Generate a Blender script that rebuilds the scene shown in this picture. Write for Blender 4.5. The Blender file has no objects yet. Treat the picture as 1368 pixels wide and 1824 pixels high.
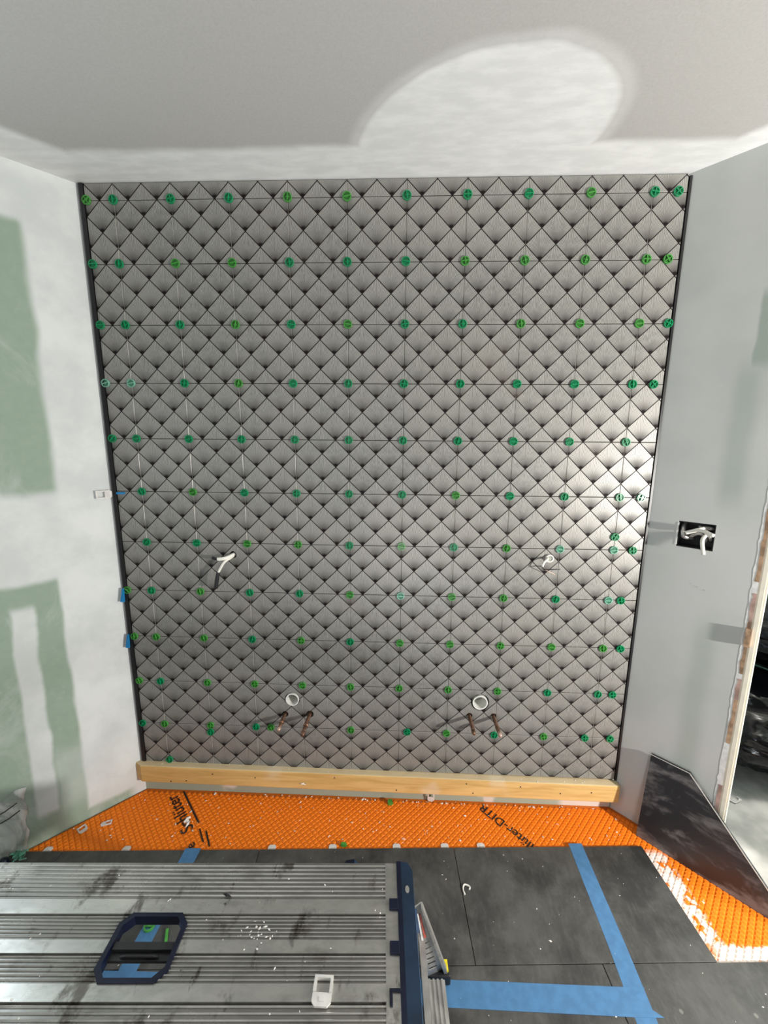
import bpy, bmesh, math, random
from mathutils import Vector, Matrix, noise
random.seed(7)
C = bpy.context.scene.collection
S2 = math.sqrt(2.0)

# ------------------------------------------------------------------ camera, world, lights, exposure
cd = bpy.data.cameras.new('camera'); cam = bpy.data.objects.new('camera', cd); C.objects.link(cam)
cd.sensor_fit = 'HORIZONTAL'; cd.sensor_width = 36.0
cd.lens = 699.13 / 1368 * 36.0
cd.clip_start = 0.02
_w = Vector((0.1722992, 0.03669978, 0.01093273))
_R = Matrix.Rotation(_w.length, 3, _w.normalized()) @ Matrix(((1, 0, 0), (0, 0, -1), (0, 1, 0)))
_cw = (Matrix(((1, 0, 0), (0, -1, 0), (0, 0, -1))) @ _R).transposed()
cam.matrix_world = Matrix.Translation((1.0095, -1.5038, 1.5683)) @ _cw.to_4x4()
bpy.context.scene.camera = cam

w = bpy.data.worlds.new('world'); bpy.context.scene.world = w; w.use_nodes = True
w.node_tree.nodes['Background'].inputs[0].default_value = (0.75, 0.85, 1.0, 1)
w.node_tree.nodes['Background'].inputs[1].default_value = 1.0

def light(name, kind, loc, energy, color, size=0.1, target=None, size_y=None):
    l = bpy.data.lights.new(name, kind); o = bpy.data.objects.new(name, l); C.objects.link(o)
    o.location = loc; l.energy = energy; l.color = color
    if kind == 'AREA':
        l.shape = 'RECTANGLE'; l.size = size; l.size_y = size_y or size
    else:
        l.shadow_soft_size = size
    if target:
        o.rotation_euler = (Vector(target) - Vector(loc)).to_track_quat('-Z', 'Y').to_euler()
    return o
wlm = light('work_lamp', 'SPOT', (3.2, -1.62, 1.2), 290, (1.0, 0.965, 0.91), 0.045, (.9, -.05, 1.25))
wlm.data.spot_size = math.radians(125); wlm.data.spot_blend = .6
light('rear_fill_light', 'AREA', (0.1, -3.75, 1.5), 8, (0.88, 0.95, 1.0), 1.7, (0.6, 0, 1.1), 1.5)  # soft ambient fill added behind the camera; no window is built there
light('ceiling_bounce_fill', 'AREA', (1.2, -2.6, .35), 16, (0.97, 0.98, 1.0), .5, (1.2, -1.2, 2.45), .5)  # unseen upward fill added to brighten the ceiling, no real fixture
light('left_window_daylight', 'AREA', (-.125 - .95 / S2 + .004, .010 - .95 / S2 - .004, 1.50), 13, (0.78, 0.90, 1.0), .74, (-.125 - .95 / S2 + 1, .010 - .95 / S2 - 1, 1.50), .84)
light('hall_fill_light', 'POINT', (3.35, -0.15, 2.25), 95, (1.0, 0.95, 0.88), 0.1)  # unseen fill added to brighten the hall and the bags
vs = bpy.context.scene.view_settings
vs.view_transform = 'Standard'; vs.look = 'None'; vs.exposure = 0.0; vs.gamma = 1.0; vs.use_curve_mapping = False

# ------------------------------------------------------------------ materials
class NT:
    def __init__(s, name):
        s.m = bpy.data.materials.new(name); s.m.use_nodes = True; s.t = s.m.node_tree
        s.b = s.t.nodes['Principled BSDF']
        s.tc = s.t.nodes.new('ShaderNodeTexCoord')
    def obj(s): return s.tc.outputs['Object']
    def new(s, k, **kw):
        n = s.t.nodes.new(k)
        for a, v in kw.items(): setattr(n, a, v)
        return n
    def put(s, sock, v):
        if isinstance(v, bpy.types.NodeSocket): s.t.links.new(v, sock)
        elif isinstance(v, (tuple, list)): sock.default_value = tuple(v) + ((1,) if len(v) == 3 and len(sock.default_value) == 4 else ())
        else: sock.default_value = v
    def math(s, op, a, b=0.0, c=0.0, clamp=False):
        n = s.new('ShaderNodeMath', operation=op, use_clamp=clamp)
        s.put(n.inputs[0], a); s.put(n.inputs[1], b)
        if op in ('MULTIPLY_ADD',): s.put(n.inputs[2], c)
        return n.outputs[0]
    def xyz(s, v):
        n = s.new('ShaderNodeSeparateXYZ'); s.put(n.inputs[0], v); return n.outputs
    def noise(s, scale, detail=2, rough=0.5, vec=None, dist=0.0):
        n = s.new('ShaderNodeTexNoise'); s.put(n.inputs['Vector'], vec or s.obj())
        n.inputs['Scale'].default_value = scale; n.inputs['Detail'].default_value = detail
        n.inputs['Roughness'].default_value = rough; n.inputs['Distortion'].default_value = dist
        return n.outputs[0]
    def scaled(s, sc, vec=None):
        n = s.new('ShaderNodeMapping'); s.put(n.inputs[0], vec or s.obj()); n.inputs['Scale'].default_value = sc
        return n.outputs[0]
    def ramp(s, v, a, b, lo=0.0, hi=1.0):
        n = s.new('ShaderNodeMapRange', interpolation_type='SMOOTHSTEP'); s.put(n.inputs[0], v)
        n.inputs[1].default_value = a; n.inputs[2].default_value = b
        n.inputs[3].default_value = lo; n.inputs[4].default_value = hi
        return n.outputs[0]
    def mix(s, f, a, b):
        n = s.new('ShaderNodeMix', data_type='RGBA'); s.put(n.inputs[0], f); s.put(n.inputs[6], a); s.put(n.inputs[7], b)
        return n.outputs[2]
    def bump(s, h, strength=0.3, dist=0.002):
        n = s.new('ShaderNodeBump'); s.put(n.inputs['Height'], h)
        n.inputs['Strength'].default_value = strength; n.inputs['Distance'].default_value = dist
        s.t.links.new(n.outputs[0], s.b.inputs['Normal'])
    def band(s, x, a, b, soft):
        return s.math('MULTIPLY', s.ramp(x, a - soft, a + soft), s.ramp(x, b - soft, b + soft, 1, 0))
    def fin(s, col=None, rough=0.5, metal=0.0, **kw):
        if col is not None: s.put(s.b.inputs['Base Color'], col)
        s.put(s.b.inputs['Roughness'], rough); s.put(s.b.inputs['Metallic'], metal)
        for k, v in kw.items(): s.put(s.b.inputs[k.replace('_', ' ')], v)
        return s.m

def plain(name, col, rough=0.5, metal=0.0, var=0.12, scale=30.0, **kw):
    n = NT(name); f = n.noise(scale, 3)
    lo = tuple(c * (1 - var) for c in col); hi = tuple(min(1, c * (1 + var)) for c in col)
    return n.fin(n.mix(n.ramp(f, .3, .7), lo, hi), rough, metal, **kw)

MUD = (0.66, 0.68, 0.67)
GREEN = (0.30, 0.385, 0.31)
def mat_ceiling():
    n = NT('ceiling_paint'); x, y, z = n.xyz(n.obj())
    wob = n.math('MULTIPLY', n.math('SUBTRACT', n.noise(5, 3), .5), .035)
    yy = n.math('ADD', y, wob)
    m = n.ramp(yy, -.165, -.125)
    dr = n.math('SUBTRACT', 1.965, n.math('ADD', x, yy)); m = n.math('MAXIMUM', m, n.ramp(dr, .10, .15, 1, 0))
    dl = n.math('SUBTRACT', n.math('ADD', x, .135), yy); m = n.math('MAXIMUM', m, n.ramp(dl, .21, .27, 1, 0))
    # half-round skim patch
    ex = n.math('DIVIDE', n.math('SUBTRACT', x, n.math('MULTIPLY_ADD', y, -.25, 1.19)), .365)
    ey = n.math('DIVIDE', n.math('ADD', yy, .13), .325)
    r = n.math('ADD', n.math('POWER', n.math('ABSOLUTE', ex), 2.1), n.math('POWER', n.math('ABSOLUTE', ey), 2.1))
    m = n.math('MAXIMUM', m, n.ramp(r, .86, 1.03, 1, 0))
    halo = n.math('MULTIPLY', n.ramp(r, 1.0, 1.2, 1, 0), .35)
    m = n.math('MAXIMUM', m, halo)
    base = n.mix(n.noise(180, 2), (0.42, 0.413, 0.40), (0.51, 0.503, 0.49))
    sm = n.noise(9, 4, .6, n.scaled((1, 3, 1)))
    mud = n.mix(n.ramp(sm, .35, .7), (0.74, 0.75, 0.745), (0.84, 0.85, 0.845))
    n.bump(n.math('ADD', n.math('MULTIPLY', n.noise(220, 2), .3), sm), .35, .002)
    return n.fin(n.mix(m, base, mud), n.math('MULTIPLY_ADD', m, -.2, .8))

def mat_left():
    n = NT('left_drywall'); x, y, z = n.xyz(n.obj())
    s = n.math('MULTIPLY', n.math('ADD', n.math('ADD', x, y), .115), -S2 / 2)
    s = n.math('ADD', s, n.math('MULTIPLY', n.math('SUBTRACT', n.noise(6, 3), .5), .03))
    zz = n.math('ADD', z, n.math('MULTIPLY', n.math('SUBTRACT', n.noise(5, 2), .5), .05))
    # s = metres along the wall from the tiled corner
    A = n.math('MULTIPLY', n.ramp(s, .158, .188), n.band(zz, 1.38, 2.29, .02))
    B = n.math('MULTIPLY', n.ramp(s, .198, .216), n.band(zz, .0, 1.055, .015))
    st = n.math('MULTIPLY', n.band(n.math('ADD', s, n.math('MULTIPLY', z, .018)), .300, .364, .008), n.band(zz, .11, .965, .02))
    low = n.math('MULTIPLY', n.ramp(zz, .025, .05, 1, 0), n.ramp(s, .02, .08))
    B = n.math('MULTIPLY', B, n.math('SUBTRACT', 1, n.math('MULTIPLY', st, .9)))
    B = n.math('MULTIPLY', B, n.math('SUBTRACT', 1, n.math('MULTIPLY', n.math('MULTIPLY', n.band(s, .2, .29, .01), n.band(zz, .1, .35, .05)), .35)))
    m = n.math('MAXIMUM', n.math('MAXIMUM', A, B), low)
    smear = n.noise(7, 5, .65, n.scaled((1, 1, .5)), .8)
    m = n.math('MULTIPLY', m, n.ramp(smear, .30, .48, .72, 1))
    mud = n.mix(n.ramp(n.noise(6, 4, .6), .3, .7), (0.63, 0.66, 0.655), (0.76, 0.785, 0.775))
    n.bump(smear, .25, .002)
    return n.fin(n.mix(m, mud, n.mix(n.noise(40, 3), (.27, .36, .285), (.34, .43, .345))), .75)

def mat_right():
    n = NT('right_drywall'); x, y, z = n.xyz(n.obj())
    s = n.math('MULTIPLY', n.math('SUBTRACT', x, 1.965), S2)
    s = n.math('ADD', s, n.math('MULTIPLY', n.math('SUBTRACT', n.noise(6, 3), .5), .03))
    zz = n.math('ADD', z, n.math('MULTIPLY', n.math('SUBTRACT', n.noise(4, 2), .5), .1))
    g = n.math('MULTIPLY', n.ramp(s, .215, .225), n.band(zz, 1.8, 2.04, .03))
    g2 = n.math('MULTIPLY', n.band(s, .19, .25, .02), n.band(zz, 1.38, 1.8, .06))
    g3 = n.math('MULTIPLY', n.band(s, .18, .245, .025), n.band(zz, .1, .95, .1))
    m = n.math('MAXIMUM', n.math('MULTIPLY', g, .8), n.math('MAXIMUM', n.math('MULTIPLY', g2, .45), n.math('MULTIPLY', g3, .4)))
    base = n.mix(n.ramp(n.noise(4, 3), .3, .7), (.50, .52, .50), (.57, .58, .565))
    sp = n.ramp(n.noise(70, 2), .74, .80)
    n.bump(n.noise(200, 2), .08, .001)
    return n.fin(n.mix(n.math('MULTIPLY', sp, .25), n.mix(m, base, (.29, .36, .30)), (.7, .7, .68)), .6)

def mat_back():
    n = NT('back_drywall'); x, y, z = n.xyz(n.obj())
    w_ = n.math('MULTIPLY', n.ramp(n.noise(6, 3), .60, .68), n.ramp(z, .08, .06))
    rr = n.ramp(x, 1.72, 1.76); w_ = n.math('MAXIMUM', w_, rr)
    return n.fin(n.mix(w_, (.35, .40, .32), (.66, .62, .56)), .8)

def mat_wall_tile():
    T = .205
    n = NT('fan_pattern_tile'); x, y, z = n.xyz(n.obj())
    U = n.math('MULTIPLY', x, 2 / T); V = n.math('MULTIPLY', z, 2 / T)
    a = n.math('ADD', n.math('SUBTRACT', U, .5), V); b = n.math('ADD', n.math('SUBTRACT', V, U), .5)
    fa = n.math('FRACT', a); fb = n.math('FRACT', b)
    ang = n.math('ARCTAN2', fb, fa)
    r = n.math('SQRT', n.math('ADD', n.math('MULTIPLY', fa, fa), n.math('MULTIPLY', fb, fb)))
    N = 22
    k = n.math('MULTIPLY', ang, N / (math.pi / 2))
    d = n.math('ABSOLUTE', n.math('SUBTRACT', n.math('FRACT', n.math('ADD', k, .5)), .5))
    d = n.math('MULTIPLY', n.math('MULTIPLY', d, r), (math.pi / 2) / N)
    line = n.math('MULTIPLY', n.ramp(d, .0045, .0115, 1, 0), .72)
    e = n.math('MINIMUM', n.math('MINIMUM', fa, fb), n.math('MINIMUM', n.math('SUBTRACT', 1, fa), n.math('SUBTRACT', 1, fb)))
    line = n.math('MAXIMUM', line, n.ramp(e, .016, .028, 1, 0))
    line = n.math('MAXIMUM', line, n.math('MULTIPLY', n.math('POWER', n.math('SUBTRACT', 1, n.math('DIVIDE', r, .76), clamp=True), 1.65), 1.45, clamp=True))
    oi = n.new('ShaderNodeObjectInfo')
    wv = n.new('ShaderNodeVectorMath', operation='ADD'); n.put(wv.inputs[0], n.obj()); n.t.links.new(oi.outputs['Location'], wv.inputs[1])
    hz = n.noise(2.2, 3, .6, wv.outputs[0])
    fine = n.noise(60, 3, .6, wv.outputs[0])
    lit = n.mix(n.ramp(hz, .40, .66), (.30, .30, .278), (.385, .365, .33))
    lit = n.mix(n.math('MULTIPLY', oi.outputs['Random'], .25), lit, (.20, .195, .18))
    # thin-set haze left on a few tiles
    haze = n.math('MULTIPLY', n.ramp(n.noise(3.1, 4, .6, n.scaled((1, 1, 1), wv.outputs[0]), .5), .60, .75), .14)
    col = n.mix(line, n.mix(n.ramp(fine, .3, .7), lit, (.36, .355, .33)), (.014, .010, .010))
    col = n.mix(haze, col, (.34, .27, .21))
    n.bump(n.math('ADD', line, n.math('MULTIPLY', fine, .3)), .25, .0004)
    inv = n.math('SUBTRACT', 1, line)
    return n.fin(col, n.math('ADD', n.ramp(fine, .2, .8, .38, .5), n.math('MULTIPLY', line, .2)), n.math('MULTIPLY', inv, .24), Specular_IOR_Level=n.math('MULTIPLY_ADD', inv, .85, .1))

def mat_floor_tile(name, base=.038, smear=.13, warm=0.0):
    n = NT(name)
    oi = n.new('ShaderNodeObjectInfo')
    wv = n.new('ShaderNodeVectorMath', operation='ADD'); n.put(wv.inputs[0], n.obj()); n.t.links.new(oi.outputs['Location'], wv.inputs[1])
    v = wv.outputs[0]
    a = n.noise(4, 7, .72, v, .25); c = n.noise(55, 5, .7, n.scaled((1, .35, 1), v))
    col = n.mix(n.ramp(a, .36, .66), (base * .75, base * .75, base * .74), (smear * .62, smear * .62, smear * .585))
    col = n.mix(n.math('MULTIPLY', n.ramp(c, .45, .8), .35), col, (smear, smear, smear * .97))
    sp = n.new('ShaderNodeTexVoronoi'); n.put(sp.inputs['Vector'], v); sp.inputs['Scale'].default_value = 9
    col = n.mix(n.math('MULTIPLY', n.ramp(sp.outputs['Distance'], .035, .055, 1, 0), .35), col, (.36, .35, .32))
    n.bump(c, .15, .0006)
    return n.fin(col, n.ramp(a, .3, .7, .42, .6))

def mat_lean():
    n = NT('smeared_black_tile')
    a = n.noise(9, 5, .62, n.scaled((.55, .55, 1.2)), .35); b_ = n.noise(9, 4, .6, None, .6)
    col = n.mix(n.ramp(a, .47, .63), (.024, .023, .025), (.15, .145, .145))
    col = n.mix(n.math('MULTIPLY', n.ramp(b_, .55, .72), .5), col, (.24, .24, .24))
    return n.fin(col, n.ramp(a, .3, .7, .30, .5))

def mat_membrane(valley=False):
    n = NT('orange_membrane' + ('_valley' if valley else '')); x, y, z = n.xyz(n.obj())
    nz = n.noise(28, 4, .65); big = n.noise(5, 3)
    # thin-set left where tiles will go (beside the laid tiles) and scraps elsewhere
    e = n.math('ADD', x, n.math('MULTIPLY_ADD', nz, .09, -.045))
    y2 = n.math('ADD', y, n.math('MULTIPLY_ADD', big, .08, -.04))
    m1 = n.math('MULTIPLY', n.band(e, 1.97, 2.065, .008), n.ramp(y2, -.20, -.17, 1, 0))
    m1 = n.math('MULTIPLY', m1, n.ramp(nz, .42, .50))
    m2 = n.math('MULTIPLY', n.ramp(n.math('ADD', y, n.math('MULTIPLY_ADD', nz, .06, -.03)), -.475, -.465, 1, 0), n.ramp(x, 2.0, 2.05))
    m = n.math('MAXIMUM', n.math('MAXIMUM', m1, m2), n.math('MULTIPLY', n.math('MULTIPLY', n.ramp(nz, .66, .70), n.ramp(big, .5, .58)), .75))
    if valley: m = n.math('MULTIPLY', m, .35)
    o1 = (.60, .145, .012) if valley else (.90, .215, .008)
    return n.fin(n.mix(m, n.mix(nz, tuple(c * .93 for c in o1), o1), (.85, .76, .70)), .5, Specular_IOR_Level=.25)

def mat_wood():
    n = NT('pine_lumber')
    g = n.noise(3, 5, .6, n.scaled((1.2, 12, 14)), .6); k = n.noise(6, 2)
    col = n.mix(n.ramp(g, .3, .7), (.58, .355, .115), (.76, .51, .20))
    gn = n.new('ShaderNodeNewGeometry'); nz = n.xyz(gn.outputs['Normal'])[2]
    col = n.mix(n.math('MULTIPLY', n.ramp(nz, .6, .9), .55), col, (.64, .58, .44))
    col = n.mix(n.math('MULTIPLY', n.ramp(k, .62, .75), .35), col, (.78, .70, .55))
    n.bump(g, .2, .001); return n.fin(col, .6)

LZ_ = .60 - .0165
def mat_deck():
    n = NT('scuffed_aluminium')
    a = n.noise(7, 5, .65, n.scaled((.6, 1.6, 1)), .5); b_ = n.noise(30, 4, .6, n.scaled((.5, 1, 1))); c = n.noise(20, 5, .62, n.scaled((1, .6, 1)), .15)
    col = n.mix(n.ramp(a, .3, .7), (.46, .455, .43), (.80, .785, .75))
    col = n.mix(n.ramp(b_, .5, .75, 0, .5), col, (.24, .22, .195))
    col = n.mix(n.ramp(c, .57, .70, 0, .8), col, (.12, .10, .08)); c2 = n.noise(34, 4, .7, n.scaled((1, .3, 1)))
    col = n.mix(n.ramp(c2, .62, .74, 0, .85), col, (.07, .058, .045))
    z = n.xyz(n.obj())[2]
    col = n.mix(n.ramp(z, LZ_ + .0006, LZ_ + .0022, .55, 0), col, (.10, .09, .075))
    n.bump(b_, .2, .0006)
    return n.fin(col, n.ramp(a, .3, .7, .42, .24), .85)

def mat_plasticbag():
    n = NT('black_polythene'); n.bump(n.noise(7, 2, .5, n.scaled((.6, .6, 3)), .8), .5, .015)
    return n.fin(n.mix(n.noise(12, 2), (.004, .004, .005), (.008, .008, .010)), .10, Specular_IOR_Level=.4)

M = dict(
    ceiling=mat_ceiling(), left=mat_left(), right=mat_right(), back=mat_back(), wtile=mat_wall_tile(),
    ftile=mat_floor_tile('black_floor_tile'), lean=mat_lean(), mem=mat_membrane(), memv=mat_membrane(True),
    wood=mat_wood(), deck=mat_deck(), bag=mat_plasticbag(),
    endgrain=plain('saw_cut_end', (.30, .22, .15), .8),
    room=plain('room_wall_paint', (.34, .34, .33), .8, scale=3),
    concrete=plain('grey_screed', (.44, .43, .41), .8, var=.28, scale=7),
    hall=plain('green_hall_wall', (.30, .55, .47), .7, scale=5),
    black=plain('black_edge_metal', (.008, .008, .009), .4),
    greyline=plain('grey_edge_face', (.11, .11, .11), .5),
    tbody=plain('pale_tile_body', (.72, .70, .66), .6),
    pvc=plain('white_pipe_plastic', (.80, .80, .76), .3, var=.05),
    pvcin=plain('dull_pipe_plug', (.33, .34, .30), .5),
    copper=plain('tarnished_copper', (.21, .115, .075), .42, .7, var=.45, scale=60),
    copperl=plain('pale_copper', (.62, .42, .34), .4, .6, var=.2, scale=80),
    dark=plain('near_black', (.012, .011, .010), .8),
    steel=plain('box_steel', (.18, .17, .16), .5, .6),
    cable=plain('white_cable_jacket', (.86, .84, .77), .35, var=.06),
    wnut=plain('black_wire_tape', (.018, .018, .02), .35),
    tape=plain('blue_painters_tape', (.058, .175, .35), .6, var=.1, scale=40),
    navy=plain('navy_plastic', (.003, .006, .022), .28, var=.2),
    blue=plain('blue_plastic', (.009, .024, .052), .35, var=.25, scale=18),
    bluel=plain('light_blue_plastic', (.028, .075, .16), .4, var=.3, scale=18),
    alu=plain('plain_aluminium', (.52, .51, .49), .38, .7, var=.15),
    red=plain('red_label', (.55, .10, .07), .5), yellow=plain('yellow_rubber', (.80, .66, .02), .5),
    rubber=plain('black_rubber', (.012, .013, .018), .5),
    white=plain('white_label', (.75, .75, .73), .5),
    clip=plain('clear_white_plastic', (.84, .82, .79), .22, Alpha=.74),
    bcol=plain('cobalt_wedge_plastic', (.012, .22, .52), .35),
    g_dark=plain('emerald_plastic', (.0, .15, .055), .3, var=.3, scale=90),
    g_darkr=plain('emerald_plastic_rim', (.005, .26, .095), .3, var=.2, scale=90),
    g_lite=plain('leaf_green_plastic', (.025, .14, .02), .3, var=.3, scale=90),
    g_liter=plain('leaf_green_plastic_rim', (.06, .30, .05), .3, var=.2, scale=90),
    g_pale=plain('pale_green_plastic', (.10, .33, .20), .25, var=.3, scale=90, Alpha=.55),
    g_paler=plain('pale_green_plastic_rim', (.24, .52, .40), .25, var=.2, scale=90, Alpha=.85),
    crumb=plain('dried_thinset', (.78, .75, .70), .8), crumbd=plain('dark_grit', (.05, .045, .04), .8),
    ink=plain('black_print', (.02, .012, .008), .6), cream=plain('cream_jamb_paint', (.84, .79, .66), .45, var=.04),
    paper=plain('torn_brown_paper', (.37, .24, .15), .9, var=.4, scale=40), pink=plain('torn_pink_paper', (.42, .28, .24), .9, var=.3, scale=30),
    torn=plain('torn_plaster', (.74, .74, .72), .8, var=.12, scale=60),
    netgreen=plain('teal_green_plastic', (.10, .30, .21), .4, var=.5, scale=60),
    stainl=plain('stained_tile_edge', (.7, .68, .63), .6),
)

def mat_clear():
    n = NT('clear_polythene'); a = n.noise(9, 4, .6, n.scaled((1, 1, .5)), .8)
    n.bump(n.noise(14, 3), .8, .01)
    m = n.fin(n.mix(n.ramp(a, .4, .6), (.60, .66, .62), (.88, .90, .88)), .12)
    n.put(n.b.inputs['Alpha'], n.ramp(a, .38, .62, .12, .70)); return m
M['bagclear'] = mat_clear()

# ------------------------------------------------------------------ geometry helpers
class MB:
    def __init__(s): s.v = []; s.f = []; s.mi = []
    def add(s, vs, fs, mi=0):
        o = len(s.v); s.v += [tuple(p) for p in vs]; s.f += [tuple(i + o for i in f) for f in fs]; s.mi += [mi] * len(fs)
        return s
    def box(s, a, b, mi=0, mat=None):
        (x0, y0, z0), (x1, y1, z1) = a, b
        vs = [Vector(p) for p in ((x0, y0, z0), (x1, y0, z0), (x1, y1, z0), (x0, y1, z0), (x0, y0, z1), (x1, y0, z1), (x1, y1, z1), (x0, y1, z1))]
        if mat is not None: vs = [mat @ p for p in vs]
        return s.add(vs, ((0, 3, 2, 1), (4, 5, 6, 7), (0, 1, 5, 4), (1, 2, 6, 5), (2, 3, 7, 6), (3, 0, 4, 7)), mi)
    def prism(s, pts, h0, h1, axis='z', mi=0, fn=None):
        """closed polygon pts (u,v) extruded h0..h1"""
        n = len(pts)
        f = fn or (lambda u, v, h: (u, v, h))
        vs = [f(u, v, h0) for u, v in pts] + [f(u, v, h1) for u, v in pts]
        fs = [tuple(range(n))[::-1], tuple(range(n, 2 * n))] + [(i, (i + 1) % n, n + (i + 1) % n, n + i) for i in range(n)]
        return s.add(vs, fs, mi)
    def ring(s, outer, inner, h0, h1, fn=None, mi=0):
        n = len(outer); f = fn or (lambda u, v, h: (u, v, h))
        vs = []
        for P, h in ((outer, h0), (outer, h1), (inner, h1), (inner, h0)): vs += [f(u, v, h) for u, v in P]
        fs = []
        for k in range(4):
            for i in range(n):
                j = (i + 1) % n; k2 = (k + 1) % 4
                fs.append((k * n + i, k * n + j, k2 * n + j, k2 * n + i))
        return s.add(vs, fs, mi)
    def tube(s, pts, r, seg=10, mi=0, caps=True):
        pts = [Vector(p) for p in pts]; n = len(pts)
        rs = r if isinstance(r, (list, tuple)) else [r] * n
        vs = []; up = None
        for i, p in enumerate(pts):
            d = (pts[min(i + 1, n - 1)] - pts[max(i - 1, 0)]).normalized()
            if up is None: up = d.orthogonal().normalized()
            up = (up - d * up.dot(d)).normalized(); side = d.cross(up)
            for k in range(seg):
                a = 2 * math.pi * k / seg
                vs.append(p + (up * math.cos(a) + side * math.sin(a)) * rs[i])
        fs = []
        for i in range(n - 1):
            for k in range(seg):
                k2 = (k + 1) % seg
                fs.append((i * seg + k, i * seg + k2, (i + 1) * seg + k2, (i + 1) * seg + k))
        if caps: fs += [tuple(range(seg))[::-1], tuple((n - 1) * seg + k for k in range(seg))]
        return s.add(vs, fs, mi)
    def blob(s, c, r, seed=0, mi=0, flat=.6):
        rnd = random.Random(seed)
        vs = [(0, 0, 1), (1, 0, 0), (0, 1, 0), (-1, 0, 0), (0, -1, 0), (0, 0, -.3)]
        a = rnd.random() * 6.3; ca, sa = math.cos(a), math.sin(a); sx = r * rnd.uniform(.6, 1.8); sy = r * rnd.uniform(.5, 1.0)
        out = []
        for x, y, z in vs:
            x *= sx * rnd.uniform(.7, 1.2); y *= sy * rnd.uniform(.7, 1.2); z *= r * flat
            out.append((c[0] + x * ca - y * sa, c[1] + x * sa + y * ca, c[2] + z))
        return s.add(out, ((0, 1, 2), (0, 2, 3), (0, 3, 4), (0, 4, 1), (5, 2, 1), (5, 3, 2), (5, 4, 3), (5, 1, 4)), mi)
    def mesh(s, name, off=(0, 0, 0), mats=(), smooth=False):
        me = bpy.data.meshes.new(name)
        me.from_pydata([(x - off[0], y - off[1], z - off[2]) for x, y, z in s.v], [], s.f)
        for m in mats: me.materials.append(m)
        if len(mats) > 1: me.polygons.foreach_set('material_index', s.mi)
        bm = bmesh.new(); bm.from_mesh(me); bmesh.ops.recalc_face_normals(bm, faces=bm.faces); bm.to_mesh(me); bm.free()
        if smooth:
            me.polygons.foreach_set('use_smooth', [True] * len(me.polygons))
        return me

def link(name, me, parent=None, loc=(0, 0, 0), rot=None):
    o = bpy.data.objects.new(name, me); C.objects.link(o)
    if parent is not None: o.parent = parent
    o.location = loc
    if rot: o.rotation_euler = rot
    return o
def base(o):
    """world translation of a chain of unrotated parents"""
    v = Vector((0, 0, 0))
    while o is not None: v += o.location; o = o.parent
    return v
def part(name, mb, mats, parent=None, local=False, smooth=False, bevel=0, **props):
    """parts are modelled in world coordinates and shifted to their parent's frame unless local"""
    if not isinstance(mats, (list, tuple)): mats = [mats]
    off = (0, 0, 0) if (parent is None or local) else base(parent)
    o = link(name, mb.mesh(name, off, mats, smooth), parent)
    if bevel:
        b = o.modifiers.new('bevel', 'BEVEL'); b.width = bevel; b.segments = 2; b.limit_method = 'ANGLE'
    for k, v in props.items(): o[k] = v
    return o
def tag(o, label, cat, group=None, kind=None):
    o['label'] = label; o['category'] = cat
    if group: o['group'] = group
    if kind: o['kind'] = kind
    return o
def thing(name, label, cat, loc=(0, 0, 0), rotz=0, group=None):
    o = link(name, None, None, loc, (0, 0, rotz)); return tag(o, label, cat, group)
def single(name, mb, mats, label, cat, at, group=None, kind=None, smooth=False, rotz=0):
    """a thing that is one mesh; modelled in world coordinates with its origin at `at`"""
    if not isinstance(mats, (list, tuple)): mats = [mats]
    o = link(name, mb.mesh(name, at, mats, smooth), None, at, (0, 0, rotz)); return tag(o, label, cat, group, kind)
def struct(name, mb, mats, **kw):
    o = part(name, mb, mats, **kw); o['kind'] = 'structure'; return o
def cut(o, cutter_mb):
    me = cutter_mb.mesh('cutter'); c = bpy.data.objects.new('cutter', me); C.objects.link(c)
    m = o.modifiers.new('cut', 'BOOLEAN'); m.operation = 'DIFFERENCE'; m.object = c; m.solver = 'EXACT'
    bpy.context.view_layer.update()
    dg = bpy.context.evaluated_depsgraph_get()
    new = bpy.data.meshes.new_from_object(o.evaluated_get(dg))
    o.modifiers.remove(m); old = o.data; o.data = new; bpy.data.objects.remove(c); bpy.data.meshes.remove(me)
def circ(cx, cz, r, n=20): return [(cx + r * math.cos(2 * math.pi * k / n), cz + r * math.sin(2 * math.pi * k / n)) for k in range(n)]
XZ = lambda u, v, h: (u, h, v)          # polygons drawn on the tiled wall, extruded along y

# ------------------------------------------------------------------ the room
H = 2.457
RW = 1.965      # right splayed wall: x + y = RW
LW = -0.135     # left splayed wall:  x - y = LW
# floor slab with the hall
b = MB(); b.box((-1.6, -4.0, -.1), (5.2, 1.6, -.002)); floor = struct('floor', b, M['concrete'])
b = MB(); b.box((-1.6, -4.0, H), (5.2, 1.6, H + .1)); struct('ceiling', b, M['ceiling'])
# tiled wall substrate
b = MB(); b.box((-.125, .010, 0), (1.955, .12, H)); wall_back = struct('wall_back', b, M['back'])
# left splayed wall
lp = lambda s, d: (-.125 - s / S2 - d / S2, .010 - s / S2 + d / S2)
def lwall(s0, s1, d0=0, d1=.11):
    p = [lp(s0, d0), lp(s1, d0), lp(s1, d1), lp(s0, d1)]; return p
b = MB(); b.prism(lwall(-.01, 2.0), 0, H); struct('wall_left', b, M['left'])
# window in the left wall, just outside the picture
b = MB()
for s0_, s1_, za, zb in ((.53, .575, 1.03, 1.97), (1.325, 1.37, 1.03, 1.97), (.575, 1.325, 1.03, 1.075), (.575, 1.325, 1.925, 1.97)): b.prism(lwall(s0_, s1_, -.015, -.0005), za, zb)
struct('window_1', b, M['white'])
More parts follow.
